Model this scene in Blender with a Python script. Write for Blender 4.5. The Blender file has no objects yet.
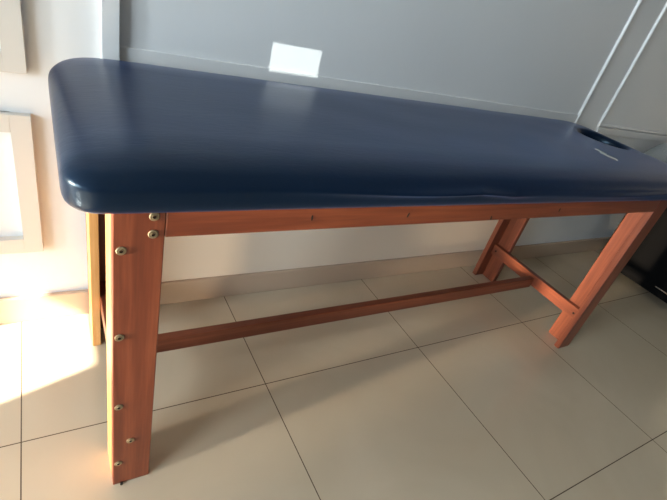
import bpy, bmesh, math, random
from mathutils import Vector, Matrix, noise
random.seed(4)
C = bpy.context.scene.collection
S = bpy.context.scene

# ------------------------------------------------------------------ materials
def mat(name):
    m = bpy.data.materials.new(name); m.use_nodes = True
    nt = m.node_tree; b = nt.nodes['Principled BSDF']
    return m, nt, b
def N(nt, t, **kw):
    n = nt.nodes.new(t)
    for k, v in kw.items():
        if k in n.inputs: n.inputs[k].default_value = v
        else: setattr(n, k, v)
    return n
def ramp(nt, stops):
    r = nt.nodes.new('ShaderNodeValToRGB'); e = r.color_ramp.elements
    e[0].position, e[0].color = stops[0][0], (*stops[0][1], 1)
    e[1].position, e[1].color = stops[-1][0], (*stops[-1][1], 1)
    for p, c in stops[1:-1]:
        k = e.new(p); k.color = (*c, 1)
    return r
def paint(name, col, rough, bump=0.02, scale=60, spot=0.03):
    m, nt, b = mat(name)
    tc = N(nt, 'ShaderNodeTexCoord')
    n1 = N(nt, 'ShaderNodeTexNoise', Scale=scale, Detail=3)
    n2 = N(nt, 'ShaderNodeTexNoise', Scale=2.3, Detail=4)
    nt.links.new(tc.outputs['Object'], n1.inputs['Vector']); nt.links.new(tc.outputs['Object'], n2.inputs['Vector'])
    r = ramp(nt, [(0.3, tuple(c * (1 - spot) for c in col)), (0.7, col)])
    nt.links.new(n2.outputs['Fac'], r.inputs['Fac']); nt.links.new(r.outputs['Color'], b.inputs['Base Color'])
    bp = N(nt, 'ShaderNodeBump', Strength=bump, Distance=0.01)
    nt.links.new(n1.outputs['Fac'], bp.inputs['Height']); nt.links.new(bp.outputs['Normal'], b.inputs['Normal'])
    b.inputs['Roughness'].default_value = rough
    return m
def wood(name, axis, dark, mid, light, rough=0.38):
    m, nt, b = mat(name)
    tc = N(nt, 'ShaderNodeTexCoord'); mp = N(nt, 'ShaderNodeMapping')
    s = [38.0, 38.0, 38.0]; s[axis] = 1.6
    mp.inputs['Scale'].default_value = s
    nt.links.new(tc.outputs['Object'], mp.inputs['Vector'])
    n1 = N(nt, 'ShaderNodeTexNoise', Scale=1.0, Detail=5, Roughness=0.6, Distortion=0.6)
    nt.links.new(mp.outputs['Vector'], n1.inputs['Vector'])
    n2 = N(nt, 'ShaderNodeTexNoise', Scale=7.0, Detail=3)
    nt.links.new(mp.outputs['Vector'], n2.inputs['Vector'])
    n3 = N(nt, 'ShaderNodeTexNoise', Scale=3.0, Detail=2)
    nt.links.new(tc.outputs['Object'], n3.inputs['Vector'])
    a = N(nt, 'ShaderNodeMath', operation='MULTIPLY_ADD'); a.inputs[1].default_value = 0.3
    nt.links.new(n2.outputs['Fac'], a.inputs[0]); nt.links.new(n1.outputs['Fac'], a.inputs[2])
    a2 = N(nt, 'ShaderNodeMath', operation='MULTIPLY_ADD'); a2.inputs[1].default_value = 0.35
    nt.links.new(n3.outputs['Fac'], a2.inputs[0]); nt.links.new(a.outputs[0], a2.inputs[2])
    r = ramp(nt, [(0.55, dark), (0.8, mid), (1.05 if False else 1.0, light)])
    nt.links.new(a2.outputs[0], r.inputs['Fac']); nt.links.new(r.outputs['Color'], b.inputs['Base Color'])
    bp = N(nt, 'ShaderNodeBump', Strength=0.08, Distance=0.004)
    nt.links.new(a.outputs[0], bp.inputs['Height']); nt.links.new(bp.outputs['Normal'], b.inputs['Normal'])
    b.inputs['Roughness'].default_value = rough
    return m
WD, WM, WL = (0.10, 0.022, 0.010), (0.17, 0.040, 0.017), (0.24, 0.064, 0.027)
WOOD = [wood('red_brown_wood_' + 'xyz'[i], i, WD, WM, WL) for i in range(3)]
LIT_WOOD = wood('sunlit_wood', 2, (0.42, 0.19, 0.06), (0.58, 0.29, 0.095), (0.66, 0.36, 0.14))  # lit copy of the leg wood, bright light put into the colour

def plain(name, col, rough, metal=0.0):
    m, nt, b = mat(name)
    tc = N(nt, 'ShaderNodeTexCoord'); n1 = N(nt, 'ShaderNodeTexNoise', Scale=90.0, Detail=3)
    nt.links.new(tc.outputs['Object'], n1.inputs['Vector'])
    r = ramp(nt, [(0.3, tuple(c * 0.8 for c in col)), (0.7, col)])
    nt.links.new(n1.outputs['Fac'], r.inputs['Fac']); nt.links.new(r.outputs['Color'], b.inputs['Base Color'])
    b.inputs['Roughness'].default_value = rough; b.inputs['Metallic'].default_value = metal
    return m
BRASS = plain('aged_brass', (0.42, 0.34, 0.22), 0.4, 0.8)
DARK = plain('dark_recess', (0.02, 0.012, 0.008), 0.8)
CHROME = plain('chrome', (0.7, 0.7, 0.7), 0.25, 1.0)
BLACKF = plain('black_fabric', (0.004, 0.004, 0.0045), 1.0)
BLACKF.node_tree.nodes['Principled BSDF'].inputs['Specular IOR Level'].default_value = 0.1
WALL = paint('wall_paint', (0.80, 0.80, 0.79), 0.5)
TRIM = paint('trim_paint', (0.78, 0.775, 0.76), 0.3)
WARM_WALL = paint('warm_lit_wall_paint', (0.88, 0.74, 0.59), 0.4)  # lower wall, warm bounce light put into the colour
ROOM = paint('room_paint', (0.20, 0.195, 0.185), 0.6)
CEIL = paint('ceiling_paint', (0.34, 0.34, 0.34), 0.7)
BASEM = paint('skirting_tile', (0.54, 0.40, 0.29), 0.25, 0.005)

def grey_cloth():
    m, nt, b = mat('grey_cloth')
    tc = N(nt, 'ShaderNodeTexCoord'); n1 = N(nt, 'ShaderNodeTexNoise', Scale=300.0, Detail=2)
    nt.links.new(tc.outputs['Object'], n1.inputs['Vector'])
    r = ramp(nt, [(0.3, (0.22, 0.23, 0.23)), (0.7, (0.32, 0.33, 0.33))])
    nt.links.new(n1.outputs['Fac'], r.inputs['Fac']); nt.links.new(r.outputs['Color'], b.inputs['Base Color'])
    b.inputs['Roughness'].default_value = 0.9
    return m
CLOTH = grey_cloth()

def vinyl():
    m, nt, b = mat('navy_vinyl')
    tc = N(nt, 'ShaderNodeTexCoord')
    mp = N(nt, 'ShaderNodeMapping'); mp.inputs['Scale'].default_value = (22, 80, 40)
    nt.links.new(tc.outputs['Object'], mp.inputs['Vector'])
    n1 = N(nt, 'ShaderNodeTexNoise', Scale=1.0, Detail=4, Roughness=0.55, Distortion=1.2)
    nt.links.new(mp.outputs['Vector'], n1.inputs['Vector'])
    n2 = N(nt, 'ShaderNodeTexNoise', Scale=420.0, Detail=2)
    nt.links.new(tc.outputs['Object'], n2.inputs['Vector'])
    n3 = N(nt, 'ShaderNodeTexNoise', Scale=5.0, Detail=5)
    nt.links.new(tc.outputs['Object'], n3.inputs['Vector'])
    r = ramp(nt, [(0.3, (0.0015, 0.0055, 0.016)), (0.7, (0.0022, 0.0075, 0.022))])
    nt.links.new(n3.outputs['Fac'], r.inputs['Fac'])
    nt.links.new(r.outputs['Color'], b.inputs['Base Color'])
    b1 = N(nt, 'ShaderNodeBump', Strength=0.16, Distance=0.002)
    nt.links.new(n1.outputs['Fac'], b1.inputs['Height'])
    b2 = N(nt, 'ShaderNodeBump', Strength=0.06, Distance=0.001)
    nt.links.new(n2.outputs['Fac'], b2.inputs['Height']); nt.links.new(b1.outputs['Normal'], b2.inputs['Normal'])
    nt.links.new(b2.outputs['Normal'], b.inputs['Normal'])
    b.inputs['Roughness'].default_value = 0.3
    b.inputs['IOR'].default_value = 1.42
    b.inputs['Sheen Weight'].default_value = 0.08; b.inputs['Sheen Roughness'].default_value = 0.45
    b.inputs['Sheen Tint'].default_value = (0.10, 0.30, 1.0, 1)
    b.inputs['Specular Tint'].default_value = (0.55, 0.80, 1.0, 1)
    return m
VINYL = vinyl()
SCUFF = plain('worn_vinyl', (0.35, 0.40, 0.43), 0.5)

TX, TY, TP = 0.511, 0.802, 0.607
def tiles():
    m, nt, b = mat('cream_floor_tile')
    tc = N(nt, 'ShaderNodeTexCoord'); sx = N(nt, 'ShaderNodeSeparateXYZ')
    nt.links.new(tc.outputs['Object'], sx.inputs[0])
    def line(out, off):
        a = N(nt, 'ShaderNodeMath', operation='SUBTRACT'); a.inputs[1].default_value = off - 20 * TP
        nt.links.new(out, a.inputs[0])
        p = N(nt, 'ShaderNodeMath', operation='PINGPONG'); p.inputs[1].default_value = TP / 2
        nt.links.new(a.outputs[0], p.inputs[0])
        c = N(nt, 'ShaderNodeMath', operation='LESS_THAN'); c.inputs[1].default_value = 0.0013
        nt.links.new(p.outputs[0], c.inputs[0])
        return c.outputs[0]
    mx = N(nt, 'ShaderNodeMath', operation='MAXIMUM')
    nt.links.new(line(sx.outputs['X'], TX), mx.inputs[0]); nt.links.new(line(sx.outputs['Y'], TY), mx.inputs[1])
    n1 = N(nt, 'ShaderNodeTexNoise', Scale=1.8, Detail=5, Distortion=0.8)
    n2 = N(nt, 'ShaderNodeTexNoise', Scale=14.0, Detail=4)
    nt.links.new(tc.outputs['Object'], n1.inputs['Vector']); nt.links.new(tc.outputs['Object'], n2.inputs['Vector'])
    r = ramp(nt, [(0.3, (0.55, 0.44, 0.305)), (0.7, (0.65, 0.535, 0.385))])
    nt.links.new(n1.outputs['Fac'], r.inputs['Fac'])
    mix = N(nt, 'ShaderNodeMix', data_type='RGBA')
    nt.links.new(mx.outputs[0], mix.inputs[0]); nt.links.new(r.outputs['Color'], mix.inputs[6])
    mix.inputs[7].default_value = (0.10, 0.065, 0.04, 1)
    nt.links.new(mix.outputs[2], b.inputs['Base Color'])
    rr = N(nt, 'ShaderNodeMapRange'); rr.inputs[3].default_value = 0.10; rr.inputs[4].default_value = 0.28
    nt.links.new(n2.outputs['Fac'], rr.inputs[0]); nt.links.new(rr.outputs[0], b.inputs['Roughness'])
    bp = N(nt, 'ShaderNodeBump', Strength=0.3, Distance=0.001, invert=True)
    nt.links.new(mx.outputs[0], bp.inputs['Height']); nt.links.new(bp.outputs['Normal'], b.inputs['Normal'])
    return m
TILE = tiles()

# ------------------------------------------------------------------ mesh helpers
def box(bm, x0, x1, y0, y1, z0, z1):
    vs = [bm.verts.new((x, y, z)) for z in (z0, z1) for (x, y) in ((x0, y0), (x1, y0), (x1, y1), (x0, y1))]
    fs = []
    for f in ((3, 2, 1, 0), (4, 5, 6, 7), (0, 1, 5, 4), (1, 2, 6, 5), (2, 3, 7, 6), (3, 0, 4, 7)):
        fs.append(bm.faces.new([vs[i] for i in f]))
    return vs
def soften(bm, w, seg=2):
    bmesh.ops.bevel(bm, geom=list(bm.edges), offset=w, segments=seg, profile=0.5, affect='EDGES')
def lathe(bm, prof, n=20, mtx=Matrix()):
    rings = []
    for r, h in prof:
        if r == 0: rings.append([bm.verts.new(mtx @ Vector((0, 0, h)))])
        else: rings.append([bm.verts.new(mtx @ Vector((r * math.cos(2 * math.pi * i / n), r * math.sin(2 * math.pi * i / n), h))) for i in range(n)])
    for a, b in zip(rings, rings[1:]):
        for i in range(n):
            j = (i + 1) % n
            q = [a[i % len(a)], a[j % len(a)], b[j % len(b)], b[i % len(b)]]
            q = list(dict.fromkeys(q))
            if len(q) > 2: bm.faces.new(q)
def build(name, bm, m, parent=None, smooth=False):
    bmesh.ops.recalc_face_normals(bm, faces=bm.faces)
    me = bpy.data.meshes.new(name); 
    if parent is not None:
        r = parent
        while r.parent: r = r.parent
        bmesh.ops.translate(bm, verts=bm.verts, vec=-Vector(r.location))
    bm.to_mesh(me); bm.free()
    for k in (m if isinstance(m, (list, tuple)) else [m]): me.materials.append(k)
    o = bpy.data.objects.new(name, me); C.objects.link(o)
    if smooth:
        for p in me.polygons: p.use_smooth = True
    if parent is not None: o.parent = parent
    return o
def board(name, m, parent, x0, x1, y0, y1, z0, z1, w=0.002):
    bm = bmesh.new(); box(bm, x0, x1, y0, y1, z0, z1); soften(bm, w)
    return build(name, bm, m, parent)
def struct(name, m, *boxes, bevel=0):
    bm = bmesh.new()
    for b in boxes: box(bm, *b)
    if bevel: soften(bm, bevel)
    o = build(name, bm, m); o['kind'] = 'structure'
    return o
def thing(name, label, cat, loc):
    o = bpy.data.objects.new(name, None); C.objects.link(o); o.location = loc
    o['label'] = label; o['category'] = cat; o.empty_display_size = 0.1
    return o

# ------------------------------------------------------------------ the room
YW = 1.228            # face of the back wall
XL, XR, YF, ZC = -2.4, 4.6, -2.4, 2.7
struct('floor', TILE, (XL - .2, XR + .2, YF - .2, YW + .2, -0.1, 0))
struct('ceiling', CEIL, (XL - .2, XR + .2, YF - .2, YW + .2, ZC, ZC + .12))
struct('wall_back', WALL, (XL - .2, XR + .2, YW, YW + .2, 0, ZC))
# left wall with the sunny doorway in its far corner
D0, D1, DH = 0.165, 0.47, 2.172
L0, L1, LH = 0.72, 0.87, 0.62                     # added low slot, unseen, lets the warm beam under the table
W0, W1, WB, WT = -1.20, -0.02, 0.90, 1.86         # unseen window added in the left wall to light the room
struct('added_window_1', TRIM, (XL - .07, XL - .03, W0, W0 + .05, WB, WT), (XL - .07, XL - .03, W1 - .05, W1, WB, WT),
       (XL - .07, XL - .03, W0 + .05, W1 - .05, WB, WB + .05), (XL - .07, XL - .03, W0 + .05, W1 - .05, WT - .05, WT))
struct('wall_left', ROOM, (XL - .1, XL, YF, W0, 0, ZC), (XL - .1, XL, W1, D0, 0, ZC), (XL - .1, XL, W0, W1, 0, WB), (XL - .1, XL, W0, W1, WT, ZC), (XL - .1, XL, D1, L0, 0, ZC), (XL - .1, XL, L1, YW, 0, ZC),
       (XL - .1, XL, D0, D1, DH, ZC), (XL - .1, XL, L0, L1, LH, ZC))
struct('wall_right', ROOM, (XR, XR + .1, YF, YW, 0, ZC))
# front wall with a small unseen hole, added to shape the wall patch beam
PX0, PX1, PZ0, PZ1 = 0.538, 0.693, 0.798, 0.880   # where its beam lands on the back wall
V2 = Vector((0.06, 1.0, -0.30))                   # beam direction
t = (YW - YF) / V2.y
hx0, hx1 = PX0 - t * V2.x, PX1 - t * V2.x
hz0, hz1 = PZ0 - t * V2.z, PZ1 - t * V2.z
th = 0.02
struct('wall_front', ROOM, (XL, hx0, YF - th, YF, 0, ZC), (hx1, XR, YF - th, YF, 0, ZC),
       (hx0, hx1, YF - th, YF, 0, hz0), (hx0, hx1, YF - th, YF, hz1, ZC))
struct('baseboard_back', BASEM, (XL, XR, YW - .014, YW, 0, .090), bevel=.003)
# flat raised panel frames and the upright strips of the panelled wall
def frame(name, x0, x1, z0, z1, w, d, m=TRIM):
    bm = bmesh.new()
    box(bm, x0, x0 + w, YW - d, YW, z0, z1); box(bm, x1 - w, x1, YW - d, YW, z0, z1)
    box(bm, x0 + w, x1 - w, YW - d, YW, z0, z0 + w); box(bm, x0 + w, x1 - w, YW - d, YW, z1 - w, z1)
    bmesh.ops.remove_doubles(bm, verts=bm.verts, dist=1e-5)
    soften(bm, .0015)
    o = build(name, bm, m); o['kind'] = 'structure'; return o
FRAMEM = paint('cream_trim_paint', (0.66, 0.62, 0.56), 0.45)
frame('trim_1', -0.80, -0.025, 0.25, 0.627, 0.042, 0.020, FRAMEM)
frame('trim_2', -0.80, -0.024, 0.722, 2.05, 0.042, 0.020, FRAMEM)
struct('trim_3', TRIM, (.122, .160, YW - .022, YW, .09, ZC), bevel=.002)
struct('trim_4', TRIM, (.160, 2.052, YW - .006, YW, .70, .806), bevel=.002)
struct('trim_8', WARM_WALL, (.160, 2.042, YW - .004, YW, .09, .699), bevel=.0015)  # thin panel carrying the warm-lit colour of the lower wall
def ridge(name, pts, r=.008, d=.011):
    # half-round moulding following a polyline in the wall plane
    bm = bmesh.new()
    for (xa, za), (xb, zb) in pts:
        a, b = Vector((xa, YW, za)), Vector((xb, YW, zb)); dr = (b - a).normalized(); s = dr.cross(Vector((0, 1, 0)))
        rows = []
        for p in (a - dr * r * .9, b + dr * r * .9):
            rows.append([bm.verts.new(p + s * r * math.cos(math.pi * k / 8) + Vector((0, -d * math.sin(math.pi * k / 8), 0))) for k in range(9)])
        for k in range(8): bm.faces.new((rows[0][k], rows[0][k + 1], rows[1][k + 1], rows[1][k]))
        bm.faces.new(rows[0]); bm.faces.new(rows[1][::-1])
    o = build(name, bm, TRIM, smooth=False); o['kind'] = 'structure'; return o
ridge('trim_5', [((2.042, .71), (2.042, ZC))])
X1, X2, Z1, Z2 = 2.238, 3.50, .775, 2.3
ridge('trim_6', [((X1, Z1), (X1, Z2)), ((X2, Z1), (X2, Z2)), ((X1, Z1), (X2, Z1)), ((X1, Z2), (X2, Z2))])
struct('trim_7', TRIM, (X1, X2, YW - .012, YW, .732, .766), bevel=.003)

# ------------------------------------------------------------------ the massage table
T = thing('massage_table', 'wooden massage table with navy blue vinyl top and red-brown legs along the white wall', 'massage table', (0.955, 0.896, 0))
y0, y1, bt, lw, sd = 0.630, 1.162, 0.022, 0.0755, 0.070
x0, x1, ZR = 0.075, 1.832, 0.7135
# cushion: rounded slab with a face hole
def cushion():
    cx0, cx1, cy0, cy1, zb, zt = 0.012, 1.985, 0.602, 1.207, 0.714, 0.786
    bev = 0.019
    cu = bpy.data.curves.new('outline', 'CURVE'); cu.dimensions = '2D'; cu.fill_mode = 'BOTH'
    def spl(pts):
        s = cu.splines.new('POLY'); s.points.add(len(pts) - 1); s.use_cyclic_u = True
        for p, q in zip(s.points, pts): p.co = (q[0], q[1], 0, 1)
    rad = {0: .028, 1: .04, 2: .06, 3: .125}
    pts = []
    cor = [(cx0 + bev, cy0 + bev), (cx1 - bev, cy0 + bev), (cx1 - bev, cy1 - bev), (cx0 + bev, cy1 - bev)]
    sg = [(1, 1), (-1, 1), (-1, -1), (1, -1)]
    for i in range(4):
        r = rad[i]; cxx, cyy = cor[i][0] + sg[i][0] * r, cor[i][1] + sg[i][1] * r
        a0 = math.pi + i * math.pi / 2
        for k in range(13):
            a = a0 + k / 12 * math.pi / 2
            pts.append((cxx + r * math.cos(a), cyy + r * math.sin(a)))
    spl(pts)
    hx, hy, ra, rb = HOLE
    spl([(hx + (ra + bev * .7) * math.cos(-2 * math.pi * k / 48), hy + (rb + bev * .7) * math.sin(-2 * math.pi * k / 48)) for k in range(48)])
    cu.bevel_depth = bev; cu.bevel_resolution = 5; cu.extrude = (zt - zb) / 2 - bev
    tmp = bpy.data.objects.new('outline', cu); C.objects.link(tmp); tmp.location = (0, 0, (zt + zb) / 2)
    dg = bpy.context.evaluated_depsgraph_get()
    me = bpy.data.meshes.new_from_object(tmp.evaluated_get(dg))
    bpy.data.objects.remove(tmp)
    o = bpy.data.objects.new('cushion', me); C.objects.link(o)
    w = o.modifiers.new('w', 'WELD'); w.merge_threshold = 1e-4
    rm = o.modifiers.new('r', 'REMESH'); rm.mode = 'VOXEL'; rm.voxel_size = 0.0055
    sm = o.modifiers.new('s', 'SMOOTH'); sm.iterations = 6; sm.factor = 0.5
    dg = bpy.context.evaluated_depsgraph_get(); dg.update()
    m2 = bpy.data.meshes.new_from_object(o.evaluated_get(dg))
    o.modifiers.clear(); o.data = m2
    off = Vector(((0), (0), (zt + zb) / 2))
    for v in m2.vertices:
        p = v.co + off
        u = (p.y - cy0) / (cy1 - cy0)
        if p.z > (zt + zb) / 2:
            k = min(1, (p.z - (zt + zb) / 2) / .034)
            d = min(p.x - cx0, cx1 - p.x, p.y - cy0, cy1 - p.y)
            qx = min(1, max(0, min(p.x - cx0, cx1 - p.x)) / .13); qy = min(1, max(0, min(p.y - cy0, cy1 - p.y)) / .13)
            q = qx * (2 - qx) * qy * (2 - qy)
            p.z += k * (.017 * q - .008 + .0010 * (noise.noise(Vector((p.x * 5, p.y * 8, 3)))))
            p.z -= k * .012 * (1 - min(1, max(0, p.y - cy0) / .07)) ** 2
        # soft wavy pucker along the front lower edge, towards the head end
        if p.y < cy0 + .03:
            e = math.exp(-((p.x - .74) / .24) ** 2) + .45 * math.exp(-((p.x - 1.45) / .3) ** 2)
            zc = .756 - .10 * max(0, min(.12, p.x - .80)) + .003 * math.sin(p.x * 8)
            p.y -= e * .016 * math.exp(-((p.z - zc) / .006) ** 2)
            p.y += .0012 * noise.noise(Vector((p.x * 4, 1, p.z * 12)))
        v.co = p - Vector(T.location)
    for p in m2.polygons: p.use_smooth = True
    m2.materials.clear(); m2.materials.append(VINYL)
    o.parent = T
    return o
HOLE = (1.825, 0.955, 0.103, 0.098)
cush = cushion()
cush['label'] = 'navy blue vinyl padded top with an oval face hole'
# pale worn streak beside the face hole, a frayed lip of vinyl
bm = bmesh.new()
prev = None
pa, pb = Vector((1.566, 0.826, 0.7935)), Vector((1.552, 0.735, 0.7925))
from mathutils.bvhtree import BVHTree
TL = Vector(T.location)
bvh = BVHTree.FromPolygons([v.co + TL for v in cush.data.vertices], [p.vertices for p in cush.data.polygons])
def on_top(p, h): return Vector((p.x, p.y, bvh.ray_cast(Vector((p.x, p.y, 1)), Vector((0, 0, -1)))[0].z + h))
for i in range(11):
    f = i / 10; c = pa.lerp(pb, f) + Vector((.006 * math.sin(f * 9), 0, 0))
    w = .026 * math.sin(math.pi * min(1, .08 + f * .9)) * (.7 + .3 * math.cos(f * 17))
    row = [bm.verts.new(on_top(c + Vector((-w, 0, 0)), -.0005)), bm.verts.new(on_top(c, .0022)), bm.verts.new(on_top(c + Vector((w, 0, 0)), -.0005))]
    if prev:
        bm.faces.new((prev[0], prev[1], row[1], row[0])); bm.faces.new((prev[1], prev[2], row[2], row[1]))
    prev = row
sc = build('scuff', bm, SCUFF, cush, smooth=True); sc['label'] = 'pale worn streak in the vinyl'

# rails
fr = board('rail', WOOD[0], T, x0 + lw, x1 - lw, y0, y0 + bt, .660, ZR)
br = board('rail', WOOD[0], T, x0 + lw, x1 - lw, y1 - bt, y1, .660, ZR)
board('rail', WOOD[1], T, x0 + bt, x0 + 2 * bt, y0 + bt, y1 - bt, .660, ZR)
board('rail', WOOD[1], T, x1 - 2 * bt, x1 - bt, y0 + bt, y1 - bt, .660, ZR)
def slot(x, z, parent, tilt):
    bm = bmesh.new()
    lathe(bm, [(0, -.0006), (.0022, -.0006), (.0026, .0008), (.0012, .001), (0, .0004)], 12,
          Matrix.Translation((x, y0, z)) @ Matrix.Rotation(math.radians(90), 4, 'X') @ Matrix.Rotation(tilt, 4, 'Z') @ Matrix.Diagonal((.75, 2.4, 1, 1)))
    o = build('nail', bm, DARK, parent); return o
for x, z, tl in ((.411, .687, .1), (.645, .685, -.2), (.919, .668, .2), (1.191, .683, .1)): slot(x, z, fr, tl)

def screw(parent, loc, ax, r=.0078, m=None):
    bm = bmesh.new()
    rot = {'-y': Matrix.Rotation(math.radians(90), 4, 'X'), '-x': Matrix.Rotation(math.radians(-90), 4, 'Y')}[ax]
    M4 = Matrix.Translation(loc) @ rot
    lathe(bm, [(0, -.001), (r, -.001), (r, .0012), (r * .86, .0020), (r * .62, .0020), (r * .55, .0012), (r * .50, .0026), (r * .36, .0028)], 24, M4)
    # hexagonal socket
    lathe(bm, [(r * .36, .0028), (r * .30, -.0004), (0, -.0004)], 6, M4)
    o = build('screw', bm, [m or BRASS, DARK], parent)
    for p in o.data.polygons[-12:]: p.material_index = 1
    return o

def leg(left, front, lit=False):
    a, b = (x0, x0 + lw) if left else (x1 - lw, x1)
    c, d = (y0, y0 + bt) if front else (y1 - bt, y1)
    L = board('leg', WOOD[2], T, a, b, c, d, .001, ZR, .0018)
    sa, sb = (x0, x0 + bt) if left else (x1 - bt, x1)
    sc_, sd_ = (y0 + bt, y0 + bt + sd) if front else (y1 - bt - sd, y1 - bt)
    s = board('side_plank', LIT_WOOD if lit else WOOD[2], L, sa, sb, sc_, sd_, .001, ZR, .0018)
    if lit: s['label'] = 'sunlit-coloured side plank of the leg'
    return L
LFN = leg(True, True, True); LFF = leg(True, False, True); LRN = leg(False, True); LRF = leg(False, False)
for x, z in ((.133, .700), (.1325, .668), (.087, .640), (.0855, .456), (.0855, .268), (.1085, .151), (.0855, .080)):
    screw(LFN, (x, y0, z), '-y')
# dark glide under the front left leg
bm = bmesh.new(); lathe(bm, [(0, 0), (.003, 0), (.003, .006), (.0, .006)], 12, Matrix.Translation((.092, .6275, 0)))
build('foot_glide', bm, DARK, LFN)
# low cross rails and the long stretcher
cl = board('cross_rail', WOOD[1], T, x0 + bt, x0 + 2 * bt, y0 + bt, y1 - bt, .136, .184)
cr = board('cross_rail', WOOD[1], T, x1 - 2 * bt - .002, x1 - bt, y0 + bt + .001, y1 - bt - .001, .134, .184)
for yy in (y0 + bt + .018, y1 - bt - .022): screw(cr, (x1 - 2 * bt - .002, yy, .158), '-x', .0045, DARK)
board('stretcher', WOOD[0], T, x0 + 2 * bt, x1 - 2 * bt - .002, .886, .911, .124, .170)
# plywood deck under the padding, open at the face hole
bm = bmesh.new()
box(bm, x0 + bt + .002, HOLE[0] - .16, y0 + bt + .001, y1 - bt - .001, .699, .7132)
build('deck_board', bm, WOOD[0], T)

# ------------------------------------------------------------------ black armchair beyond the head end
A = thing('armchair', 'black armchair in the dark corner beyond the head end of the table', 'armchair', (3.12, .76, 0))
def soft(name, m, parent, x0, x1, y0, y1, z0, z1, r, seg=4):
    bm = bmesh.new(); box(bm, x0, x1, y0, y1, z0, z1); soften(bm, r, seg)
    return build(name, bm, m, parent, smooth=True)
AX = 2.72
soft('base', BLACKF, A, AX + .08, AX + .76, .42, 1.06, .04, .30, .02)
soft('seat', BLACKF, A, AX + .155, AX + .645, .40, .94, .30, .44, .04)
soft('backrest', BLACKF, A, AX + .15, AX + .65, .94, 1.14, .28, .615, .05)
soft('armrest', BLACKF, A, AX, AX + .15, .42, 1.10, .045, .620, .035)
soft('armrest', BLACKF, A, AX + .65, AX + .80, .42, 1.10, .045, .620, .035)
for lx in (AX + .06, AX + .72):
    for ly in (.48, 1.02):
        bm = bmesh.new(); lathe(bm, [(0, .0005), (.016, .0005), (.022, .06), (0, .06)], 16, Matrix.Translation((lx, ly, 0))); build('leg', bm, DARK, A)
# thin chrome strip along the front of the near armrest
bm = bmesh.new(); box(bm, AX - .003, AX + .001, .60, .755, .098, .104); soften(bm, .001); build('trim_strip', bm, CHROME, A)
# grey pillow lying over the arm
def pillow():
    bm = bmesh.new(); nx, ny = 26, 34
    g = []
    for i in range(nx + 1):
        row = []
        for j in range(ny + 1):
            u, v = i / nx, j / ny
            x = AX - .07 + .46 * u; y = .70 + .49 * v
            d = 2 * abs(u - .45)
            z = .636 + .18 * (1 - abs(2 * v - 1) ** 3.5) ** .6 * (1 - abs(2 * min(u, .9) - .9) ** 3) ** .6 + .018 * noise.noise(Vector((x * 11, y * 8, 1)))
            row.append(bm.verts.new((x, y, z)))
        g.append(row)
    for i in range(nx):
        for j in range(ny): bm.faces.new((g[i][j], g[i + 1][j], g[i + 1][j + 1], g[i][j + 1]))
    ret = bmesh.ops.extrude_face_region(bm, geom=list(bm.faces))
    for v in [e for e in ret['geom'] if isinstance(e, bmesh.types.BMVert)]:
        v.co.z = .623
    o = build('pillow', bm, CLOTH, None, smooth=True)
    o['label'] = 'soft grey pillow lying on the arm of the black armchair'; o['category'] = 'pillow'
    return o
pillow()

# ------------------------------------------------------------------ light
def sun(name, d, e, ang, col):
    l = bpy.data.lights.new(name, 'SUN'); l.energy = e; l.angle = math.radians(ang); l.color = col
    o = bpy.data.objects.new(name, l); C.objects.link(o)
    o.rotation_euler = Vector(d).to_track_quat('-Z', 'Y').to_euler(); o.location = (-4, 0, 4)
    return o
sun('sunlight', (1, .326, -.846), 24.0, .53, (1, .90, .76))
sun('low_fill_beam', (1, .125, -.035), 8.0, 3, (1, .80, .55))  # added warm beam, brightens wall and floor under the table
sun('wall_patch_beam', V2, 2.0, .09, (.93, 1, .98))  # added beam through the front hole, makes the bright wall patch
w = bpy.data.worlds.new('sky'); S.world = w; w.use_nodes = True
bg = w.node_tree.nodes['Background']; bg.inputs[0].default_value = (.76, .90, 1, 1); bg.inputs[1].default_value = 22.0
pl = bpy.data.lights.new('doorway_portal', 'AREA'); pl.shape = 'RECTANGLE'; pl.size = D1 - D0; pl.size_y = DH; pl.cycles.is_portal = True
po = bpy.data.objects.new('doorway_portal', pl); C.objects.link(po)
p2 = pl.copy(); p2.name = 'window_portal'; p2.size = W1 - W0; p2.size_y = WT - WB
q2 = bpy.data.objects.new('window_portal', p2); C.objects.link(q2)
q2.matrix_world = Matrix.Translation((XL - .09, (W0 + W1) / 2, (WB + WT) / 2)) @ Matrix(((0, 0, -1, 0), (1, 0, 0, 0), (0, -1, 0, 0), (0, 0, 0, 1)))
po.matrix_world = Matrix.Translation((XL - .05, (D0 + D1) / 2, DH / 2)) @ Matrix(((0, 0, -1, 0), (1, 0, 0, 0), (0, -1, 0, 0), (0, 0, 0, 1)))

# ------------------------------------------------------------------ camera
R3 = ((0.8506047455019246, -0.46435536256669374, 0.24666913910167326),
      (-0.06892132885716604, -0.5635434158425392, -0.823206334334889),
      (0.5212690450795718, 0.6832224496575601, -0.511356692462076))
cam = bpy.data.cameras.new('camera'); co = bpy.data.objects.new('camera', cam); C.objects.link(co)
rx, up, bk = Vector(R3[0]), -Vector(R3[1]), -Vector(R3[2])
co.matrix_world = Matrix(((rx.x, up.x, bk.x, 0), (rx.y, up.y, bk.y, 0), (rx.z, up.z, bk.z, 1.08), (0, 0, 0, 1)))
cam.sensor_width = 36; cam.lens = 455.23 * 36 / 667; cam.clip_start = .02
S.camera = co
S.view_settings.view_transform = 'Standard'; S.view_settings.look = 'None'; S.view_settings.gamma = 1
S.view_settings.use_curve_mapping = False
S.view_settings.exposure = 0.44
